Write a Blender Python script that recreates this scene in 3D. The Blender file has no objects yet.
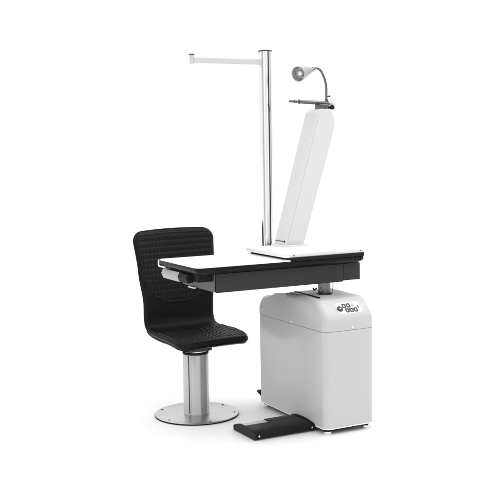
import bpy, bmesh, math, random
from mathutils import Vector, Matrix, noise
random.seed(3)
S = bpy.context.scene
COL = S.collection
R = math.radians

# ------------------------------------------------------------ camera
cam_d = bpy.data.cameras.new('camera'); cam = bpy.data.objects.new('camera', cam_d); COL.objects.link(cam)
F = Vector((0.4619113, 0.88152468, -0.0977353))
RT = Vector((0.88484191, -0.46556945, -0.01731702))
UP = Vector((0.06076795, 0.07848136, 0.99506177))
cam.matrix_world = Matrix(((RT.x, UP.x, -F.x, -2.7047703), (RT.y, UP.y, -F.y, -4.29995097), (RT.z, UP.z, -F.z, 1.5), (0, 0, 0, 1)))
cam_d.sensor_width = 36; cam_d.lens = 36 * 1000.97 / 490
cam_d.clip_start = .05; cam_d.clip_end = 500
S.camera = cam
S.render.resolution_x = S.render.resolution_y = 1024
S.view_settings.view_transform = 'Standard'
try: S.view_settings.look = 'None'
except Exception: pass
S.view_settings.exposure = 0.0; S.view_settings.gamma = 1

# ------------------------------------------------------------ studio surroundings (white backdrop; bright and dark bands made up for shading and reflections)
W = bpy.data.worlds.new('World'); S.world = W; W.use_nodes = True
nt = W.node_tree; nt.nodes.clear()
def N(t, **k):
    n = nt.nodes.new(t)
    for a, b in k.items(): setattr(n, a, b)
    return n
out = N('ShaderNodeOutputWorld'); bg = N('ShaderNodeBackground'); tc = N('ShaderNodeTexCoord')
sep = N('ShaderNodeSeparateXYZ'); nt.links.new(tc.outputs['Generated'], sep.inputs[0])
at = N('ShaderNodeMath', operation='ARCTAN2'); nt.links.new(sep.outputs['Y'], at.inputs[0]); nt.links.new(sep.outputs['X'], at.inputs[1])
mr = N('ShaderNodeMapRange'); mr.inputs['From Min'].default_value = -math.pi; mr.inputs['From Max'].default_value = math.pi
nt.links.new(at.outputs[0], mr.inputs['Value'])
ramp = N('ShaderNodeValToRGB'); nt.links.new(mr.outputs[0], ramp.inputs[0])
# azimuth in degrees (0 = +x, 90 = +y); the camera looks towards 62, so it stands at -118
stops = [(-180, .66), (-165, .48), (-152, .90), (-143, 1.2), (-132, 1.15), (-124, .86), (-116, .88), (-109, 1.2), (-101, .70), (-94, 1.2),
         (-79, 1.2), (-73, .05), (-62, .05), (-57, 1.2), (-42, 1.15), (-32, .45), (-20, .5), (-5, 1.05), (160, 1.05), (172, .92)]
cr = ramp.color_ramp
while len(cr.elements) > 1: cr.elements.remove(cr.elements[-1])
for i, (a, v) in enumerate(stops):
    p = (a + 180) / 360
    e = cr.elements[0] if i == 0 else cr.elements.new(p)
    e.position = p; e.color = (v, v, v, 1)
# overhead soft light
up = N('ShaderNodeMapRange'); up.inputs['From Min'].default_value = .25; up.inputs['From Max'].default_value = .55
nt.links.new(sep.outputs['Z'], up.inputs['Value'])
mx = N('ShaderNodeMix', data_type='RGBA'); nt.links.new(up.outputs[0], mx.inputs['Factor'])
nt.links.new(ramp.outputs[0], mx.inputs[6]); mx.inputs[7].default_value = (1.45, 1.45, 1.45, 1)
nt.links.new(mx.outputs[2], bg.inputs['Color']); bg.inputs['Strength'].default_value = 1.0
nt.links.new(bg.outputs[0], out.inputs[0])

def lamp(name, loc, target, size, power):
    d = bpy.data.lights.new(name, 'AREA'); d.shape = 'RECTANGLE'; d.size = size[0]; d.size_y = size[1]; d.energy = power
    o = bpy.data.objects.new(name, d); COL.objects.link(o); o.location = loc
    o.rotation_euler = (Vector(target) - Vector(loc)).to_track_quat('-Z', 'Y').to_euler()
lamp('key_softbox', (2.2, -.6, 4.2), (.0, .5, .5), (2.2, 2.2), 35)

# ------------------------------------------------------------ materials
def mat(name, col, rough=.5, metal=0, bump=None, coat=0, var=0, spec=.5, emit=0, stretch=(1, 1, 1), bstr=.1, aniso=0, vscale=6):
    m = bpy.data.materials.new(name); m.use_nodes = True; t = m.node_tree; b = t.nodes['Principled BSDF']
    if not hasattr(col, '__len__'): col = (col, col, col)
    b.inputs['Base Color'].default_value = (*col, 1); b.inputs['Roughness'].default_value = rough; b.inputs['Metallic'].default_value = metal
    b.inputs['Coat Weight'].default_value = coat; b.inputs['Coat Roughness'].default_value = .1
    b.inputs['Specular IOR Level'].default_value = spec
    if aniso: b.inputs['Anisotropic'].default_value = aniso
    if aniso:
        tg = t.nodes.new('ShaderNodeTangent'); tg.direction_type = 'RADIAL'; tg.axis = 'Z'; t.links.new(tg.outputs[0], b.inputs['Tangent']); b.inputs['Anisotropic Rotation'].default_value = .25
    if emit: b.inputs['Emission Color'].default_value = (1, 1, 1, 1); b.inputs['Emission Strength'].default_value = emit
    if bump or var:
        c = t.nodes.new('ShaderNodeTexCoord'); mp = t.nodes.new('ShaderNodeMapping'); mp.inputs['Scale'].default_value = stretch
        t.links.new(c.outputs['Object'], mp.inputs[0])
    if bump:
        n = t.nodes.new('ShaderNodeTexNoise'); n.inputs['Scale'].default_value = bump; n.inputs['Detail'].default_value = 4
        t.links.new(mp.outputs[0], n.inputs['Vector'])
        bp = t.nodes.new('ShaderNodeBump'); bp.inputs['Strength'].default_value = bstr; bp.inputs['Distance'].default_value = .002
        t.links.new(n.outputs['Fac'], bp.inputs['Height']); t.links.new(bp.outputs[0], b.inputs['Normal'])
    if var:
        n2 = t.nodes.new('ShaderNodeTexNoise'); n2.inputs['Scale'].default_value = vscale; n2.inputs['Detail'].default_value = 5
        t.links.new(mp.outputs[0], n2.inputs['Vector'])
        r = t.nodes.new('ShaderNodeMapRange'); r.inputs['To Min'].default_value = rough * (1 - var); r.inputs['To Max'].default_value = rough * (1 + var)
        t.links.new(n2.outputs['Fac'], r.inputs['Value']); t.links.new(r.outputs[0], b.inputs['Roughness'])
    return m
M = dict(
    floor=mat('studio_floor', .90, .55, var=.15, spec=.35),
    paint=mat('grey_cabinet_paint', .53, .42, bump=260, bstr=.06, var=.1, coat=.35),
    white=mat('white_paint', .80, .3, bump=200, bstr=.03),
    pale=mat('pale_cover_plastic', .66, .38, bump=200, bstr=.04),
    laminate=mat('white_laminate', .88, .35),
    black=mat('black_edge_plastic', .006, .38, bump=300, bstr=.1, spec=.15),
    dark=mat('dark_grey_panel', .036, .5, bump=240, bstr=.15, var=.12, spec=.2),
    endp=mat('grey_end_panel', .09, .4, metal=.3, bump=240, bstr=.1),
    leather=mat('black_leather', .0065, .46, bump=420, bstr=.3, var=.18, spec=.16),
    piping=mat('black_piping', .005, .28, spec=.2),
    sleeve=mat('ribbed_aluminium', .40, .36, metal=.8, bump=160, bstr=.5),
    quilt=mat('quilted_leather', .010, .40, bump=420, bstr=.25, var=.15, spec=.15),
    pan=mat('seat_pan_grey', .16, .4, metal=.6),
    steel=mat('brushed_steel', .60, .40, metal=1, aniso=.97),
    disc=mat('brushed_steel_plate', .50, .30, metal=1, bump=220, bstr=.05, stretch=(1, .03, 1)),
    chrome=mat('chrome', .86, .07, metal=1),
    satin=mat('satin_aluminium', .72, .3, metal=1, bump=180, bstr=.08, var=.15),
    pole=mat('polished_pole', .86, .13, metal=1),
    gun=mat('dark_steel', .17, .24, metal=1),
    capm=mat('dark_cap', .05, .3, metal=.6),
    shell=mat('lamp_shell', .42, .26, metal=.75),
    armp=mat('arm_paint', .60, .4),
    seam=mat('seam_grey', .47, .6),
    rubber=mat('black_rubber', .008, .6, spec=.2),
    ink=mat('button_black', .015, .35),
    silver=mat('light_aluminium', .52, .42, metal=.6, bump=160, bstr=.5),
    glass=mat('bulb_glass', .9, .08, spec=.8),
    grip=mat('pedal_black', .008, .42, bump=200, bstr=.2, var=.15, spec=.14),
)

# ------------------------------------------------------------ helpers
def tag(o, label, cat, group=None):
    o['label'] = label; o['category'] = cat
    if group: o['group'] = group
def empty(name, loc=(0, 0, 0)):
    o = bpy.data.objects.new(name, None); COL.objects.link(o); o.location = loc; o.empty_display_size = .1; return o
def obj(name, bm, m, parent=None, smooth=35, bev=0, seg=3, sub=0, world=True):
    """link bm (world coordinates) as one mesh, parented without moving"""
    bmesh.ops.recalc_face_normals(bm, faces=bm.faces)
    off = Vector((0, 0, 0))
    if parent is not None:
        p = parent
        while p is not None: off += p.location; p = p.parent
    cs = [v.co.copy() for v in bm.verts]
    c = sum(cs, Vector()) / len(cs)
    for v in bm.verts: v.co -= c
    me = bpy.data.meshes.new(name); bm.to_mesh(me); bm.free()
    me.materials.append(m)
    o = bpy.data.objects.new(name, me); COL.objects.link(o)
    o.location = c - off
    if parent is not None: o.parent = parent
    if bev:
        b = o.modifiers.new('b', 'BEVEL'); b.width = bev; b.segments = seg; b.limit_method = 'ANGLE'; b.angle_limit = R(28)
        b.harden_normals = True
    if sub:
        b = o.modifiers.new('s', 'SUBSURF'); b.levels = b.render_levels = sub
    me.polygons.foreach_set('use_smooth', [True] * len(me.polygons))
    if smooth: me.set_sharp_from_angle(angle=R(smooth))
    return o
def box(bm, x0, x1, y0, y1, z0, z1):
    vs = [bm.verts.new((x, y, z)) for x in (x0, x1) for y in (y0, y1) for z in (z0, z1)]
    for f in ((0, 1, 3, 2), (4, 6, 7, 5), (0, 4, 5, 1), (2, 3, 7, 6), (0, 2, 6, 4), (1, 5, 7, 3)): bm.faces.new([vs[i] for i in f])
def frame(d):
    d = d.normalized(); a = Vector((0, 0, 1)) if abs(d.z) < .9 else Vector((1, 0, 0))
    u = d.cross(a).normalized(); return u, d.cross(u).normalized()
def lathe(bm, p0, d, prof, n=48, caps=True):
    """prof: [(distance along d, radius)]"""
    p0 = Vector(p0); d = Vector(d).normalized(); u, v = frame(d); rings = []
    for t, r in prof:
        rings.append([bm.verts.new(p0 + d * t + (u * math.cos(2 * math.pi * i / n) + v * math.sin(2 * math.pi * i / n)) * r) for i in range(n)])
    for a, b in zip(rings, rings[1:]):
        for i in range(n): bm.faces.new((a[i], a[(i + 1) % n], b[(i + 1) % n], b[i]))
    if caps: bm.faces.new(rings[0][::-1]); bm.faces.new(rings[-1])
def tube(bm, pts, r, n=16):
    pts = [Vector(p) for p in pts]; rings = []; u = None
    for i, p in enumerate(pts):
        d = (pts[min(i + 1, len(pts) - 1)] - pts[max(i - 1, 0)]).normalized()
        if u is None: u, v = frame(d)
        else:
            u = (u - d * u.dot(d)).normalized(); v = d.cross(u)
        rr = r[i] if hasattr(r, '__len__') else r
        rings.append([bm.verts.new(p + (u * math.cos(2 * math.pi * k / n) + v * math.sin(2 * math.pi * k / n)) * rr) for k in range(n)])
    for a, b in zip(rings, rings[1:]):
        for k in range(n): bm.faces.new((a[k], a[(k + 1) % n], b[(k + 1) % n], b[k]))
    bm.faces.new(rings[0][::-1]); bm.faces.new(rings[-1])
def spline(pts, k=8):
    pts = [Vector(p) for p in pts]; P = [pts[0] * 2 - pts[1]] + pts + [pts[-1] * 2 - pts[-2]]; o = []
    for i in range(1, len(P) - 2):
        a, b, c, d = P[i - 1:i + 3]
        for j in range(k):
            t = j / k; o.append(.5 * ((2 * b) + (c - a) * t + (2 * a - 5 * b + 4 * c - d) * t * t + (3 * b - a - 3 * c + d) * t ** 3))
    o.append(pts[-1]); return o
def rrect(x0, x1, y0, y1, r, n=8):
    rs = r if hasattr(r, '__len__') else (r,) * 4      # corners: x0y0, x1y0, x1y1, x0y1
    o = []
    for (cx, cy, a, q) in ((x0, y0, 180, rs[0]), (x1, y0, 270, rs[1]), (x1, y1, 0, rs[2]), (x0, y1, 90, rs[3])):
        ox = cx + (q if cx == x0 else -q); oy = cy + (q if cy == y0 else -q)
        for i in range(n + 1):
            t = R(a + 90 * i / n); o.append((ox + q * math.cos(t), oy + q * math.sin(t)))
    return o
def loft(bm, rings):
    V = [[bm.verts.new(p) for p in r] for r in rings]; n = len(V[0])
    for a, b in zip(V, V[1:]):
        for i in range(n): bm.faces.new((a[i], a[(i + 1) % n], b[(i + 1) % n], b[i]))
    bm.faces.new(V[0][::-1]); bm.faces.new(V[-1])
def slab(bm, poly, z0, z1): loft(bm, [[(x, y, z0) for x, y in poly], [(x, y, z1) for x, y in poly]])
def prism_yz(bm, poly, x0, x1): loft(bm, [[(x0, y, z) for y, z in poly], [(x1, y, z) for y, z in poly]])
def prism_xz(bm, poly, y0, y1): loft(bm, [[(x, y0, z) for x, z in poly], [(x, y1, z) for x, z in poly]])
B = bmesh.new

# ------------------------------------------------------------ floor
bm = B()   # white studio floor; it ends just in front of the camera and runs far back
vs = [bm.verts.new(p) for p in ((-5.5, -.9, 0), (-.6, -3.5, 0), (4.5, -5.2, 0), (70, -10, 0), (70, 90, 0), (-60, 90, 0), (-40, 18, 0))]; bm.faces.new(vs)
fl = obj('floor', bm, M['floor']); fl['kind'] = 'structure'

# ------------------------------------------------------------ examination table (cabinet, lift column, table top, pole, tower)
T = empty('examination_table', (.14, .35, 0))
tag(T, 'white topped optician examination table on a tall grey cabinet with chrome pole', 'examination table')
# cabinet
bm = B(); slab(bm, rrect(0, .312, 0, .722, .036, 10), .028, .5405)
cab = obj('cabinet', bm, M['paint'], T, bev=.004, seg=3)
bm = B(); slab(bm, rrect(-.0022, .3142, -.0022, .7242, .038, 10), .0285, .0345); obj('base_highlight', bm, M['white'], cab, bev=.001)  # white strip drawn for the highlight along the cabinet's bottom edge
# lid: stacked rounded sections whose front slopes back and whose rear steps down
def lid_bm():
    bm = B(); poly = [(0, .5435), (0, .598), (.012, .622), (.088, .692), (.108, .702), (.385, .706), (.40, .701), (.495, .657), (.51, .654), (.660, .654), (.686, .645), (.715, .606), (.722, .590), (.722, .5435)]
    prism_yz(bm, poly, 0, .312)
    es = [e for e in bm.edges if abs(e.verts[0].co.x - e.verts[1].co.x) < 1e-6 and not (e.verts[0].co.z < .544 and e.verts[1].co.z < .544)]
    bmesh.ops.bevel(bm, geom=es, offset=.032, segments=7, profile=.5, affect='EDGES', clamp_overlap=True)
    return bm
lid = obj('cabinet_lid', lid_bm(), M['paint'], T, smooth=50)
bm = B(); slab(bm, rrect(.004, .308, .004, .718, .033, 10), .537, .546)
obj('seam', bm, M['seam'], lid)
# screws on the lid
for (x, y, z, d) in ((-.001, .335, .553, (-1, 0, 0)), (-.001, .66, .572, (-1, 0, 0)), (.17, -.001, .556, (0, -1, 0))):
    bm = B(); lathe(bm, (x - d[0] * .003, y - d[1] * .003, z), d, [(0, .0055), (.005, .0055), (.007, .004)], 20); obj('screw', bm, M['white'], lid)
# black tapered strip drawn for the shadow line on the lid's left edge
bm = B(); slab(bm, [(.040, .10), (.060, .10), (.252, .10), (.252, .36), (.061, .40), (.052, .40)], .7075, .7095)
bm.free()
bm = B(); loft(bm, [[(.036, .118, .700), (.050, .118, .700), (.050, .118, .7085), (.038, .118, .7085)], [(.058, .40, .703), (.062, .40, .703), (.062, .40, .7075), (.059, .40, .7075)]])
obj('shadow_strip', bm, M['rubber'], lid)

# control panel on the slope
sl = Vector((0, .076, .070)).normalized(); nrm = Vector((0, -sl.z, sl.y)); ux = Vector((1, 0, 0)); P0 = Vector((.180, .0430, .6508))
def on(u, v, h): return P0 + ux * u + sl * v + nrm * h
def slope_slab(poly, h0, h1):
    bm = B(); loft(bm, [[on(u, v, h0) for u, v in poly], [on(u, v, h1) for u, v in poly]]); return bm
cp = obj('control_panel', slope_slab(rrect(-.078, .070, -.037, .037, .022, 8), -.002, .0022), M['white'], lid, bev=.0006, seg=2)
bm = B(); lathe(bm, on(-.060, -.004, .002), nrm, [(0, .0165), (.004, .0165), (.006, .014)], 28); k = obj('round_button', bm, M['ink'], cp)
bm = B(); lathe(bm, on(-.060, -.004, .0078), nrm, [(0, .0048), (.0012, .0045)], 20)
obj('button_mark', bm, M['white'], cp)
def key(u, v, w=.0112, h=.0135):
    bm = bmesh.new()
    o = rrect(u - w, u + w, v - h, v + h, .006, 4); i = rrect(u - w * .44, u + w * .44, v - h * .5, v + h * .5, .003, 4)
    A = [[bm.verts.new(on(a, b, hh)) for a, b in pl] for pl, hh in ((o, .002), (o, .0042), (i, .0042), (i, .002))]
    for a, b in zip(A, A[1:] + A[:1]):
        for q in range(len(a)): bm.faces.new((a[q], a[(q + 1) % len(a)], b[(q + 1) % len(a)], b[q]))
    obj('key', bm, M['ink'], cp)
for (u, v) in ((-.028, .014), (-.001, .014), (-.020, -.017), (.006, -.017), (.032, -.017)): key(u, v)
bm = slope_slab(rrect(.018, .034, .004, .024, .004, 4), .002, .0028); obj('key', bm, mat('pale_key', .45, .5), cp)
bm = slope_slab(rrect(.051, .0575, -.007, .010, .002, 4), .002, .003); obj('indicator', bm, M['ink'], cp)
# feet, plug
for (x, y) in ((.035, .035), (.272, .035), (.035, .687), (.272, .687)):
    bm = B(); lathe(bm, (x, y, 0), (0, 0, 1), [(0, .020), (.006, .022), (.014, .020), (.018, .012), (.030, .012)], 28)
    obj('levelling_foot', bm, M['chrome'], T)
bm = B(); slab(bm, rrect(.012, .294, .012, .710, .03, 8), .020, .0282); obj('base_plinth', bm, M['rubber'], T)
bm = B(); lathe(bm, (.02, .723, .075), (0, 1, 0), [(0, .014), (.02, .014), (.022, .010), (.045, .008)], 20)
pg = obj('power_plug', bm, M['rubber'], T)
bm = B(); tube(bm, spline([(.02, .764, .075), (.026, .776, .070), (.045, .78, .045), (.07, .78, .012), (.11, .78, .006), (.19, .76, .006), (.24, .735, .006)], 8), .004, 10)
obj('power_cable', bm, M['rubber'], pg)
# lift column
bm = B(); lathe(bm, (.158, .25, .700), (0, 0, 1), [(0, .0335), (.075, .0335)], 48)
lc = obj('lift_column', bm, M['gun'], T)
bm = B(); lathe(bm, (.150, .232, .704), (0, 0, 1), [(0, .041), (.005, .041), (.007, .038)], 48); obj('column_flange', bm, M['capm'], lc)
bm = B(); lathe(bm, (.216, .25, .700), (0, 0, 1), [(0, .0045), (.075, .0045)], 16); obj('guide_rod', bm, M['chrome'], T)
bm = B(); tube(bm, spline([(.110, .25, .735), (.095, .25, .728), (.088, .25, .738)], 6), .004, 10); obj('cable_clip', bm, M['rubber'], T)
bm = B(); lathe(bm, (-.13, .40, .752), (0, 0, 1), [(0, .0035), (.02, .0035)], 12); obj('latch_pin', bm, M['gun'], T)
# table frame box and drawer front
bm = B(); slab(bm, rrect(-.513, .363, .218, .60, .004, 3), .771, .868)
fr = obj('table_frame', bm, M['dark'], T, bev=.0015)
bm = B(); box(bm, -.512, .255, .208, .2175, .765, .862); obj('front_panel', bm, M['dark'], T, bev=.002)
bm = B(); box(bm, .2575, .364, .2105, .2175, .770, .862); obj('front_panel', bm, M['dark'], T, bev=.002)
bm = B(); box(bm, -.519, -.5135, .212, .598, .769, .862); obj('end_panel', bm, M['endp'], T, bev=.002)
# table top: black moulded rim under a white laminate sheet
rimr = (.030, .025, .02, .02)
def rr(g, z): return [(x, y, z) for x, y in rrect(-.645 + g, .356 - g, .147 + g, .633 - g, [max(q - g * .3, .004) for q in rimr], 8)]
bm = B(); loft(bm, [rr(.045, .866), rr(.040, .8675), rr(.022, .871), rr(.006, .880), rr(0, .888), rr(0, .900), rr(.003, .9045)])
obj('table_rim', bm, M['black'], T, smooth=60)
bm = B(); loft(bm, [rr(.0015, .9045), rr(.0005, .9065), rr(.0015, .909), rr(.005, .9105)])
obj('table_top', bm, M['laminate'], T, smooth=60)
bm = B()
pc = spline([(-.6475, .54, .8735), (-.6475, .60, .8735), (-.6465, .622, .874), (-.644, .632, .880), (-.643, .634, .895), (-.643, .633, .9055)], 6)
tube(bm, pc, .0045, 10); obj('corner_trim', bm, M['white'], T)
# bar under the left end
def hexbar(y0, y1, s=1):
    poly = [(-.640, .838), (-.628, .862), (-.590, .862), (-.572, .846), (-.590, .812), (-.628, .808)]
    cx = -.608; cz = .836
    return prism_xz_s([(cx + (x - cx) * s, cz + (z - cz) * s) for x, z in poly], y0, y1)
def prism_xz_s(poly, y0, y1):
    bm = B(); prism_xz(bm, poly, y0, y1); return bm
rail = obj('side_rail', hexbar(.30, .405, .86), M['rubber'], T, bev=.002)
obj('rail_sleeve', hexbar(.405, .615, .95), M['sleeve'], rail, bev=.002)
bm = B(); box(bm, -.60, -.5195, .235, .56, .822, .8655); obj('rail_mount', bm, M['rubber'], rail, bev=.003)
bm = B(); box(bm, -.536, -.5195, .43, .50, .764, .772); obj('latch', bm, M['white'], T, bev=.002)
# instrument platform
bm = B(); slab(bm, rrect(-.135, .384, .155, .60, .012, 5), .9225, .945)
pf = obj('instrument_platform', bm, M['white'], T, bev=.003)
bm = B(); slab(bm, rrect(-.112, .352, .1452, .59, .01, 5), .9045, .9227); obj('platform_shadow_gap', bm, M['rubber'], pf)  # black slab drawn for the shadow gap under the platform
for x in (-.085, .33):
    bm = B(); lathe(bm, (x, .156, .934), (0, -1, 0), [(0, .0035), (.0035, .0032)], 14); obj('screw', bm, M['gun'], pf)
# leaning tower
bm = B(); slab(bm, rrect(.035, .19,   .465, .618, .006, 4), .945, .953); obj('tower_foot', bm, M['white'], T, bev=.002)
tp = [(.050, .953), (.172, .953), (.362, 1.535), (.3845, 1.612), (.379, 1.660), (.359, 1.698), (.296, 1.704), (.268, 1.684)]
bm = B(); prism_xz(bm, tp, .480, .606); tw = obj('leaning_tower', bm, M['pale'], T, bev=.004, seg=3)
bm = B(); prism_xz(bm, [(.066, .968), (.158, .968), (.349, 1.538), (.368, 1.612), (.362, 1.654), (.350, 1.684), (.300, 1.690), (.280, 1.676)], .4775, .4802)
obj('cover_plate', bm, M['pale'], tw, bev=.001, seg=2)
for x, z in ((.150, .985), (.333, 1.64)):
    bm = B(); lathe(bm, (x, .4776, z), (0, -1, 0), [(0, .004), (.002, .0035)], 14); obj('screw', bm, M['white'], tw)
dl = Vector((.218, 0, .731)).normalized()
bm = B(); c0 = Vector((.050, .49, .953)) + dl * .018; u2 = Vector((-dl.z, 0, dl.x))
loft(bm, [[c0 + u2 * h + Vector((0, y, 0)) + dl * w for h, w in ((-.001, 0), (.0025, 0), (.0025, .005), (-.001, .005))] for y in (0, .105)])
obj('slot', bm, M['gun'], tw)
bm = B(); lathe(bm, c0 + Vector((0, .004, 0)) + dl * .002, u2, [(0, .006), (.005, .005)], 16); obj('screw', bm, M['ink'], tw)
# horizontal instrument rod on the tower head
rz = 1.739
bm = B(); lathe(bm, (.118, .53, rz + .008), Vector((1, 0, -.045)), [(0, .005), (.003, .0075), (.020, .0075), (.021, .006), (.028, .006), (.029, .009), (.048, .009), (.050, .0065), (.060, .0065), (.061, .0125), (.068, .0125), (.069, .0105), (.235, .0115), (.262, .0125), (.266, .010)], 28)
rod = obj('instrument_rod', bm, M['gun'], T)
bm = B(); prism_xz(bm, [(.296, 1.700), (.352, 1.700), (.365, 1.728), (.300, 1.731)], .505, .555); obj('rod_clamp', bm, M['gun'], rod, bev=.003)
bm = B(); lathe(bm, (.374, .53, 1.737), (1, -.1, -.045), [(0, .012), (.012, .012), (.016, .017), (.030, .020), (.040, .0165), (.045, .008)], 28); obj('knob', bm, M['white'], rod)
bm = B(); lathe(bm, (.377, .535, 1.712), (.15, -1, 0), [(0, .007), (.020, .007), (.024, .012), (.038, .0125), (.043, .008)], 24); obj('clamp_knob', bm, M['rubber'], rod)
# tall chrome pole behind the table
PX0, PY0 = .119, .80
bm = B(); lathe(bm, (PX0, PY0, .76), (0, 0, 1), [(0, .0377), (1.281, .0377)], 96)
pole = obj('pole', bm, M['pole'], T)
sa = R(-91); c = Vector((PX0 + .0375 * math.cos(sa), PY0 + .0375 * math.sin(sa), 0)); t = Vector((-math.sin(sa), math.cos(sa), 0)) * .0037; n = Vector((math.cos(sa), math.sin(sa), 0))
bm = B(); loft(bm, [[c + t * a + n * b + Vector((0, 0, z)) for a, b in ((-1, -.002), (1, -.002), (1, .0006), (-1, .0006))] for z in (.77, 2.039)])
obj('pole_slot', bm, M['ink'], pole)
bm = B(); lathe(bm, (PX0, PY0, 2.040), (0, 0, 1), [(0, .0408), (.005, .0412), (.008, .037), (.011, .020)], 64); obj('pole_cap', bm, M['capm'], pole)
bm = B(); box(bm, PX0 - .03, PX0 + .03, .60, PY0 - .02, .78, .86); obj('pole_bracket', bm, M['dark'], pole, bev=.003)
bm = B(); slab(bm, [(-.336, .785), (PX0 - .03, .785), (PX0 - .03, .815), (-.336, .815)], 1.967, 1.996)
arm = obj('pole_arm', bm, M['armp'], pole, bev=.003)
bm = B(); lathe(bm, (-.345, .80, 1.962), (0, 0, 1), [(0, .010), (.002, .0125), (.050, .0125)], 32); obj('arm_hook', bm, M['armp'], arm)
bm = B(); lathe(bm, (-.345, .80, 2.010), (0, 0, 1), [(0, .0165), (.004, .0165), (.006, .013)], 32); obj('hook_cap', bm, M['capm'], arm)

# ------------------------------------------------------------ gooseneck lamp
L = empty('reading_lamp', (.361, .53, 1.748))
tag(L, 'small white cone lamp on a curved gooseneck above the leaning tower', 'lamp')
g = spline([(.361, .53, 1.742), (.3605, .53, 1.775), (.361, .53, 1.818), (.356, .53, 1.850), (.346, .53, 1.880), (.327, .53, 1.914), (.310, .53, 1.927), (.292, .53, 1.930), (.272, .53, 1.924)], 10)
bm = B()
tube(bm, g, [.0062 + .0005 * (i % 2) for i in range(len(g))], 14); obj('gooseneck', bm, M['gun'], L, smooth=80)
bm = B(); lathe(bm, (.361, .53, 1.745), (0, 0, 1), [(0, .010), (.012, .010), (.014, .007)], 20); ft = obj('neck_socket', bm, M['gun'], L)
bm = B(); lathe(bm, (.371, .525, 1.775), (1, -.4, 0), [(-.008, .003), (.004, .003), (.005, .0055), (.010, .005)], 12); obj('switch', bm, M['ink'], ft)
ax = Vector((-.8718, -.4368, -.2219)).normalized(); p0 = Vector((.276, .531, 1.9255))
bm = B()
lathe(bm, p0, ax, [(0, .008), (.002, .0115), (.022, .0125), (.024, .0155), (.042, .019), (.060, .024), (.100, .032), (.145, .0400), (.158, .0425), (.1605, .0425), (.1605, .0385), (.154, .037), (.130, .028), (.112, .016), (.110, .001)], 48)
hd = obj('lamp_head', bm, M['shell'], L, smooth=30)
for k in range(5):
    a = 2 * math.pi * k / 5 + .5; u, v = frame(ax); rd = u * math.cos(a) + v * math.sin(a); sd = ax.cross(rd)
    bm = B(); c = p0 + ax * .012 + rd * .0117
    loft(bm, [[c + sd * a1 + ax * b1 + rd * h for a1, b1 in ((-.0022, -.008), (.0022, -.008), (.0022, .009), (-.0022, .009))] for h in (-.001, .0022)])
    obj('vent_slot', bm, M['ink'], hd)
bm = B(); lathe(bm, p0 + ax * .111, ax, [(0, .0285 - .012), (.001, .024), (.026, .0345), (.028, .0345), (.018, .026), (.008, .015)], 40, caps=False); obj('reflector', bm, M['satin'], hd)
bm = B(); lathe(bm, p0 + ax * .110, ax, [(0, .010), (.015, .010), (.024, .014), (.033, .0125), (.038, .007), (.040, .001)], 28); obj('bulb', bm, M['glass'], hd)

# ------------------------------------------------------------ foot pedal
PD = empty('foot_pedal', (-.17, .22, 0))
tag(PD, 'low black foot pedal bar with silver tread lying beside the cabinet base', 'foot pedal')
cover = [(.125, .003), (.106, .010), (.102, .034), (.112, .041), (.165, .0485), (.238, .0500), (.244, .046), (.244, .003)]
bm = B(); prism_yz(bm, cover, -.346, -.0115); pc_ = obj('pedal_cover', bm, M['grip'], PD, bev=.003)
bm = B(); prism_yz(bm, [(.2445, .003), (.2445, .0465), (.27, .0485), (.318, .044), (.342, .028), (.342, .003)], -.185, -.0115); obj('rear_block', bm, M['grip'], PD, bev=.003)
bm = B(); prism_yz(bm, [(.2445, .003), (.2445, .0415), (.318, .0385), (.340, .025), (.340, .003)], -.346, -.1855); obj('tread', bm, M['silver'], PD, bev=.0015)
bm = B(); prism_yz(bm, [(.122, .002), (.103, .008), (.099, .036), (.110, .044), (.165, .0525), (.215, .0555), (.288, .0535), (.335, .042), (.350, .028), (.350, .002)], -.011, -.001); rp = obj('end_cap', bm, M['grip'], PD, bev=.003)
bm = B(); prism_yz(bm, [(.122, .002), (.103, .008), (.099, .036), (.110, .0435), (.165, .0505), (.215, .0525), (.280, .0515), (.335, .036), (.352, .028), (.352, .002)], -.357, -.3465); lp = obj('end_cap', bm, M['grip'], PD, bev=.003)
for x in (-.335, -.018):
    bm = B(); lathe(bm, (x, .103, .024), (0, -1, 0), [(0, .0055), (.003, .005), (.004, .003)], 20); obj('screw', bm, M['chrome'], PD)

# ------------------------------------------------------------ chair
CX, CY = -.383, .755
H = empty('examination_chair', (CX, CY, 0))
tag(H, 'black quilted leather chair on a steel column with round floor plate', 'chair')
DC = (-.3905, .738)
bm = B(); lathe(bm, (*DC, 0), (0, 0, 1), [(0, .236), (.006, .238), (.0065, .238)], 128); bp = obj('base_rim', bm, M['rubber'], H)
bm = B(); lathe(bm, (*DC, .0065), (0, 0, 1), [(0, .236), (.003, .2365), (.0055, .234), (.0065, .231)], 128); bp = obj('base_plate', bm, M['disc'], H)
for k in range(6):
    a = R(12 + 62 * k if k < 6 else 0); r = .213
    a = R((-31, 20, 64, 133, 200, 265)[k])
    bm = B(); lathe(bm, (DC[0] + r * math.cos(a), DC[1] + r * math.sin(a), .0125), (0, 0, 1), [(0, .0062), (.002, .006), (.003, .004)], 16); obj('screw', bm, M['ink'], bp)
bm = B(); loft(bm, [[(DC[0] + q * math.cos(a), DC[1] + q * math.sin(a), z) for a, q in ((2 * math.pi * i / 224, rad + (.00050 * math.cos(11 * 2 * math.pi * i / 224 + .6) + .00018 * math.cos(23 * 2 * math.pi * i / 224) if 1 < k < 4 else 0)) for i in range(224))]
          for k, (z, rad) in enumerate(((.013, .0745), (.017, .0745), (.018, .0725), (.350, .0725), (.352, .071)))]); cl = obj('column', bm, M['steel'], H)
bm = B()
sa = R(-148); c = Vector((DC[0] + .0722 * math.cos(sa), DC[1] + .0722 * math.sin(sa), 0)); t = Vector((-math.sin(sa), math.cos(sa), 0)) * .0022; n = Vector((math.cos(sa), math.sin(sa), 0))
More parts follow.
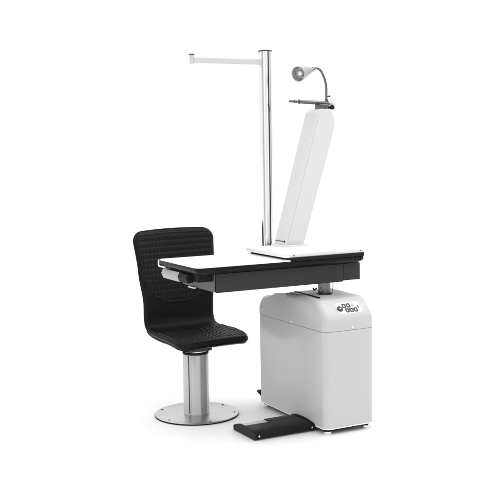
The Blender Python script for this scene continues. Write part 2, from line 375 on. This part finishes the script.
loft(bm, [[c + t * a + n * b + Vector((0, 0, z)) for a, b in ((-1, -.002), (1, -.002), (1, .0012), (-1, .0012))] for z in (.02, .350)])
obj('column_seam', bm, M['ink'], cl)
bm = B(); lathe(bm, (*DC, .352), (0, 0, 1), [(0, .070), (.001, .0735), (.010, .0735), (.012, .070)], 96); obj('collar', bm, M['rubber'], H)
bm = B(); lathe(bm, (*DC, .362), (0, 0, 1), [(0, .066), (.016, .066)], 64); obj('inner_column', bm, M['satin'], H)
bm = B(); slab(bm, rrect(CX - .085, CX + .075, CY - .085, CY + .08, .03), .3705, .388); obj('seat_mount', bm, M['capm'], H, bev=.002)

# profile of the shell, local (y, z), from the seat's front edge to the top of the back
prof = [(-.140, .412), (-.120, .424), (-.07, .431), (0, .430), (.08, .428), (.17, .430), (.235, .438), (.275, .460), (.296, .500), (.303, .55), (.307, .62), (.314, .70), (.325, .79), (.338, .88), (.352, .955), (.365, 1.012)]
SP = spline([(0, y, z) for y, z in prof], 14)
cum = [0]
for a, b in zip(SP, SP[1:]): cum.append(cum[-1] + (b - a).length)
LT = cum[-1]
def at_s(s):
    s = min(max(s, 0), LT); lo, hi = 0, len(cum) - 1
    while hi - lo > 1:
        m = (lo + hi) // 2
        if cum[m] <= s: lo = m
        else: hi = m
    t = (s - cum[lo]) / (cum[hi] - cum[lo]); p = SP[lo].lerp(SP[hi], t)
    d = (SP[min(hi + 3, len(SP) - 1)] - SP[max(lo - 3, 0)]).normalized()
    return p, Vector((0, -d.z, d.y))           # normal points to the sitter's side
def interp(tab, s):
    for (a, va), (b, vb) in zip(tab, tab[1:]):
        if s <= b:
            t = (s - a) / (b - a); t = t * t * (3 - 2 * t); return va + (vb - va) * t
    return tab[-1][1]
sb = LT - .60
WT = [(0, .232), (.12, .234), (.34, .230), (.46, .231), (.56, .232), (.76, .254), (LT, .269)]
def half(s):
    w = interp(WT, s)
    for r, d in ((.072, s), (.060, LT - s)):
        if d < r: w -= r - math.sqrt(max(r * r - (r - d) ** 2, 0))
    return w
def curve(s):      # how far the sides come forward
    return interp([(0, -.012), (.2, .008), (.42, .016), (.64, .028), (LT, .024)], s)
PX, PY = -.323, .757; YC, YS = math.cos(R(6)), math.sin(R(6))     # the seat is swivelled a little on its column
def surf(x, s, h):
    p, n = at_s(s); k = curve(s) * (x / .23) ** 2
    # front edge of seat bows forward a little, top of the back rises in the middle
    v = Vector((x, p.y, p.z)) + n * (h + k)
    e = max(0, 1 - s / .12); v.y -= .018 * e * (1 - (x / .22) ** 2)
    e = max(0, 1 - (LT - s) / .12); v.z += .014 * e * (1 - (x / .25) ** 2)
    return Vector((PX + v.x * YC - v.y * YS, PY + v.x * YS + v.y * YC, v.z))
def sheet(smin, smax, wfun, nu, ns, thick_fun, name, m, parent, groove=None, slo=None, shi=None, base=0., sub=0):
    bm = B(); top = []; bot = []
    for j in range(ns + 1):
        rt = []; rb = []
        for i in range(nu + 1):
            uu = -math.cos(math.pi * i / nu) * .35 + (-1 + 2 * i / nu) * .65; vv = j / ns; vv = vv * .7 + .3 * (.5 - .5 * math.cos(math.pi * vv))
            a = smin if slo is None else slo(uu); b = smax if shi is None else shi(uu)
            s = a + (b - a) * vv; w = wfun(s); x = uu * w
            e = min((1 - abs(uu)) * w, (s - a) * 1.0, (b - s) * 1.0)
            ht, hb = thick_fun(e, x, s)
            if groove: ht += groove(x, s, e)
            rt.append(bm.verts.new(surf(x, s, base + ht))); rb.append(None if (i in (0, nu) or j in (0, ns)) else bm.verts.new(surf(x, s, base - hb)))
        top.append(rt); bot.append([q if q else t for q, t in zip(rb, rt)])
    for j in range(ns):
        for i in range(nu):
            bm.faces.new((top[j][i], top[j][i + 1], top[j + 1][i + 1], top[j + 1][i]))
            f = (bot[j][i], bot[j + 1][i], bot[j + 1][i + 1], bot[j][i + 1])
            try: bm.faces.new(f)
            except ValueError: pass
    return obj(name, bm, m, parent, smooth=0, sub=sub)
def rnd(h, r): return lambda e: h * math.sqrt(max(0, 1 - (1 - min(max(e, 0) / r, 1)) ** 2))
def thk(e, x, s):
    hh = interp([(0, .024), (.1, .022), (.35, .018), (LT, .016)], s); a = rnd(hh, .022)(e)
    a += min(1, max(e, 0) / .03) * .0022 * (noise.noise((x * 5, s * 22, 2.2)) * max(0, 1 - abs(s - .47) / .16))
    return a, a * 1.15
shell = sheet(0, LT, half, 60, 150, thk, 'seat_shell', M['leather'], H)
# raised piping round the edge of the shell
def outline(h, inset):
    pts = []
    ss = [LT * i / 160 for i in range(161)]
    for s in ss: pts.append(surf(-(half(s) - inset), s, h))
    return pts
n_ = 200; loop = [(-(half(LT * i / n_) - .002), LT * i / n_) for i in range(n_ + 1)]
loop += [((half(LT) - .002) * (-1 + 2 * i / 20), LT) for i in range(1, 20)] + [(-x, s) for x, s in loop[::-1]] + [((half(0) - .002) * (1 - 2 * i / 20), 0) for i in range(1, 20)]
pp = [surf(x, s, 0) for x, s in loop]
bm = B(); tube(bm, pp + [pp[0]], .0055, 8); obj('piping', bm, M['piping'], shell, smooth=0)
# quilted pads
CW = .0245; CH = .0310
def quilt(depth, ph=0):
    def g(x, s, e):
        jx = .0016 * noise.noise((x * 14, s * 14, 1.3)); js = .0016 * noise.noise((x * 14, s * 14, 7.7)); puff = 1 + .5 * noise.noise((x * 30, s * 30, 4.1)); x += jx; s += js
        a = abs(math.sin(math.pi * (x / CW))); b = abs(math.sin(math.pi * ((s + ph) / CH)))
        f = min(1, max(e - .004, 0) / .012)
        return -depth * puff * f * (1 - min(a, 1) ** .55 * min(b, 1) ** .55)
    return g
def pthk(e, x, s):
    a = rnd(.011, .016)(e) - .003; return a, .006
sarc = lambda u: LT - .425 + .150 * abs(u) ** 3.2
def wback(s): return half(s) - .013
BH = interp([(0, .018), (LT, .016)], .5)
sheet(0, 0, lambda s: half(s) - .013, 170, 150, pthk, 'back_pad', M['quilt'], H, groove=quilt(.0060), slo=sarc, shi=lambda u: LT - .014, base=.0140)
sheet(0, 0, lambda s: half(s) - .012, 170, 130, pthk, 'seat_pad', M['quilt'], H, groove=quilt(.0060), slo=lambda u: .010, shi=lambda u: .315 - .02 * abs(u) ** 2, base=.0200)
# thin metal pan under the cushion
bm = B(); pan = []
rings = []
for h, ins in ((-.020, .040), (-.026, .022), (-.024, .008), (-.018, .004)):
    ring = []
    for x, s in [(-(half(  .42 * i / 40) - ins), .42 * i / 40) for i in range(5, 41)]: ring.append((x, s))
    ring += [(-x, s) for x, s in ring[::-1]]
    rings.append([surf(x, s, h) for x, s in ring])
loft(bm, rings); obj('seat_pan', bm, M['pan'], H, smooth=40)

# ------------------------------------------------------------ render settings
S.render.engine = 'CYCLES'
S.cycles.max_bounces = 8; S.cycles.use_denoising = True
S.render.film_transparent = False
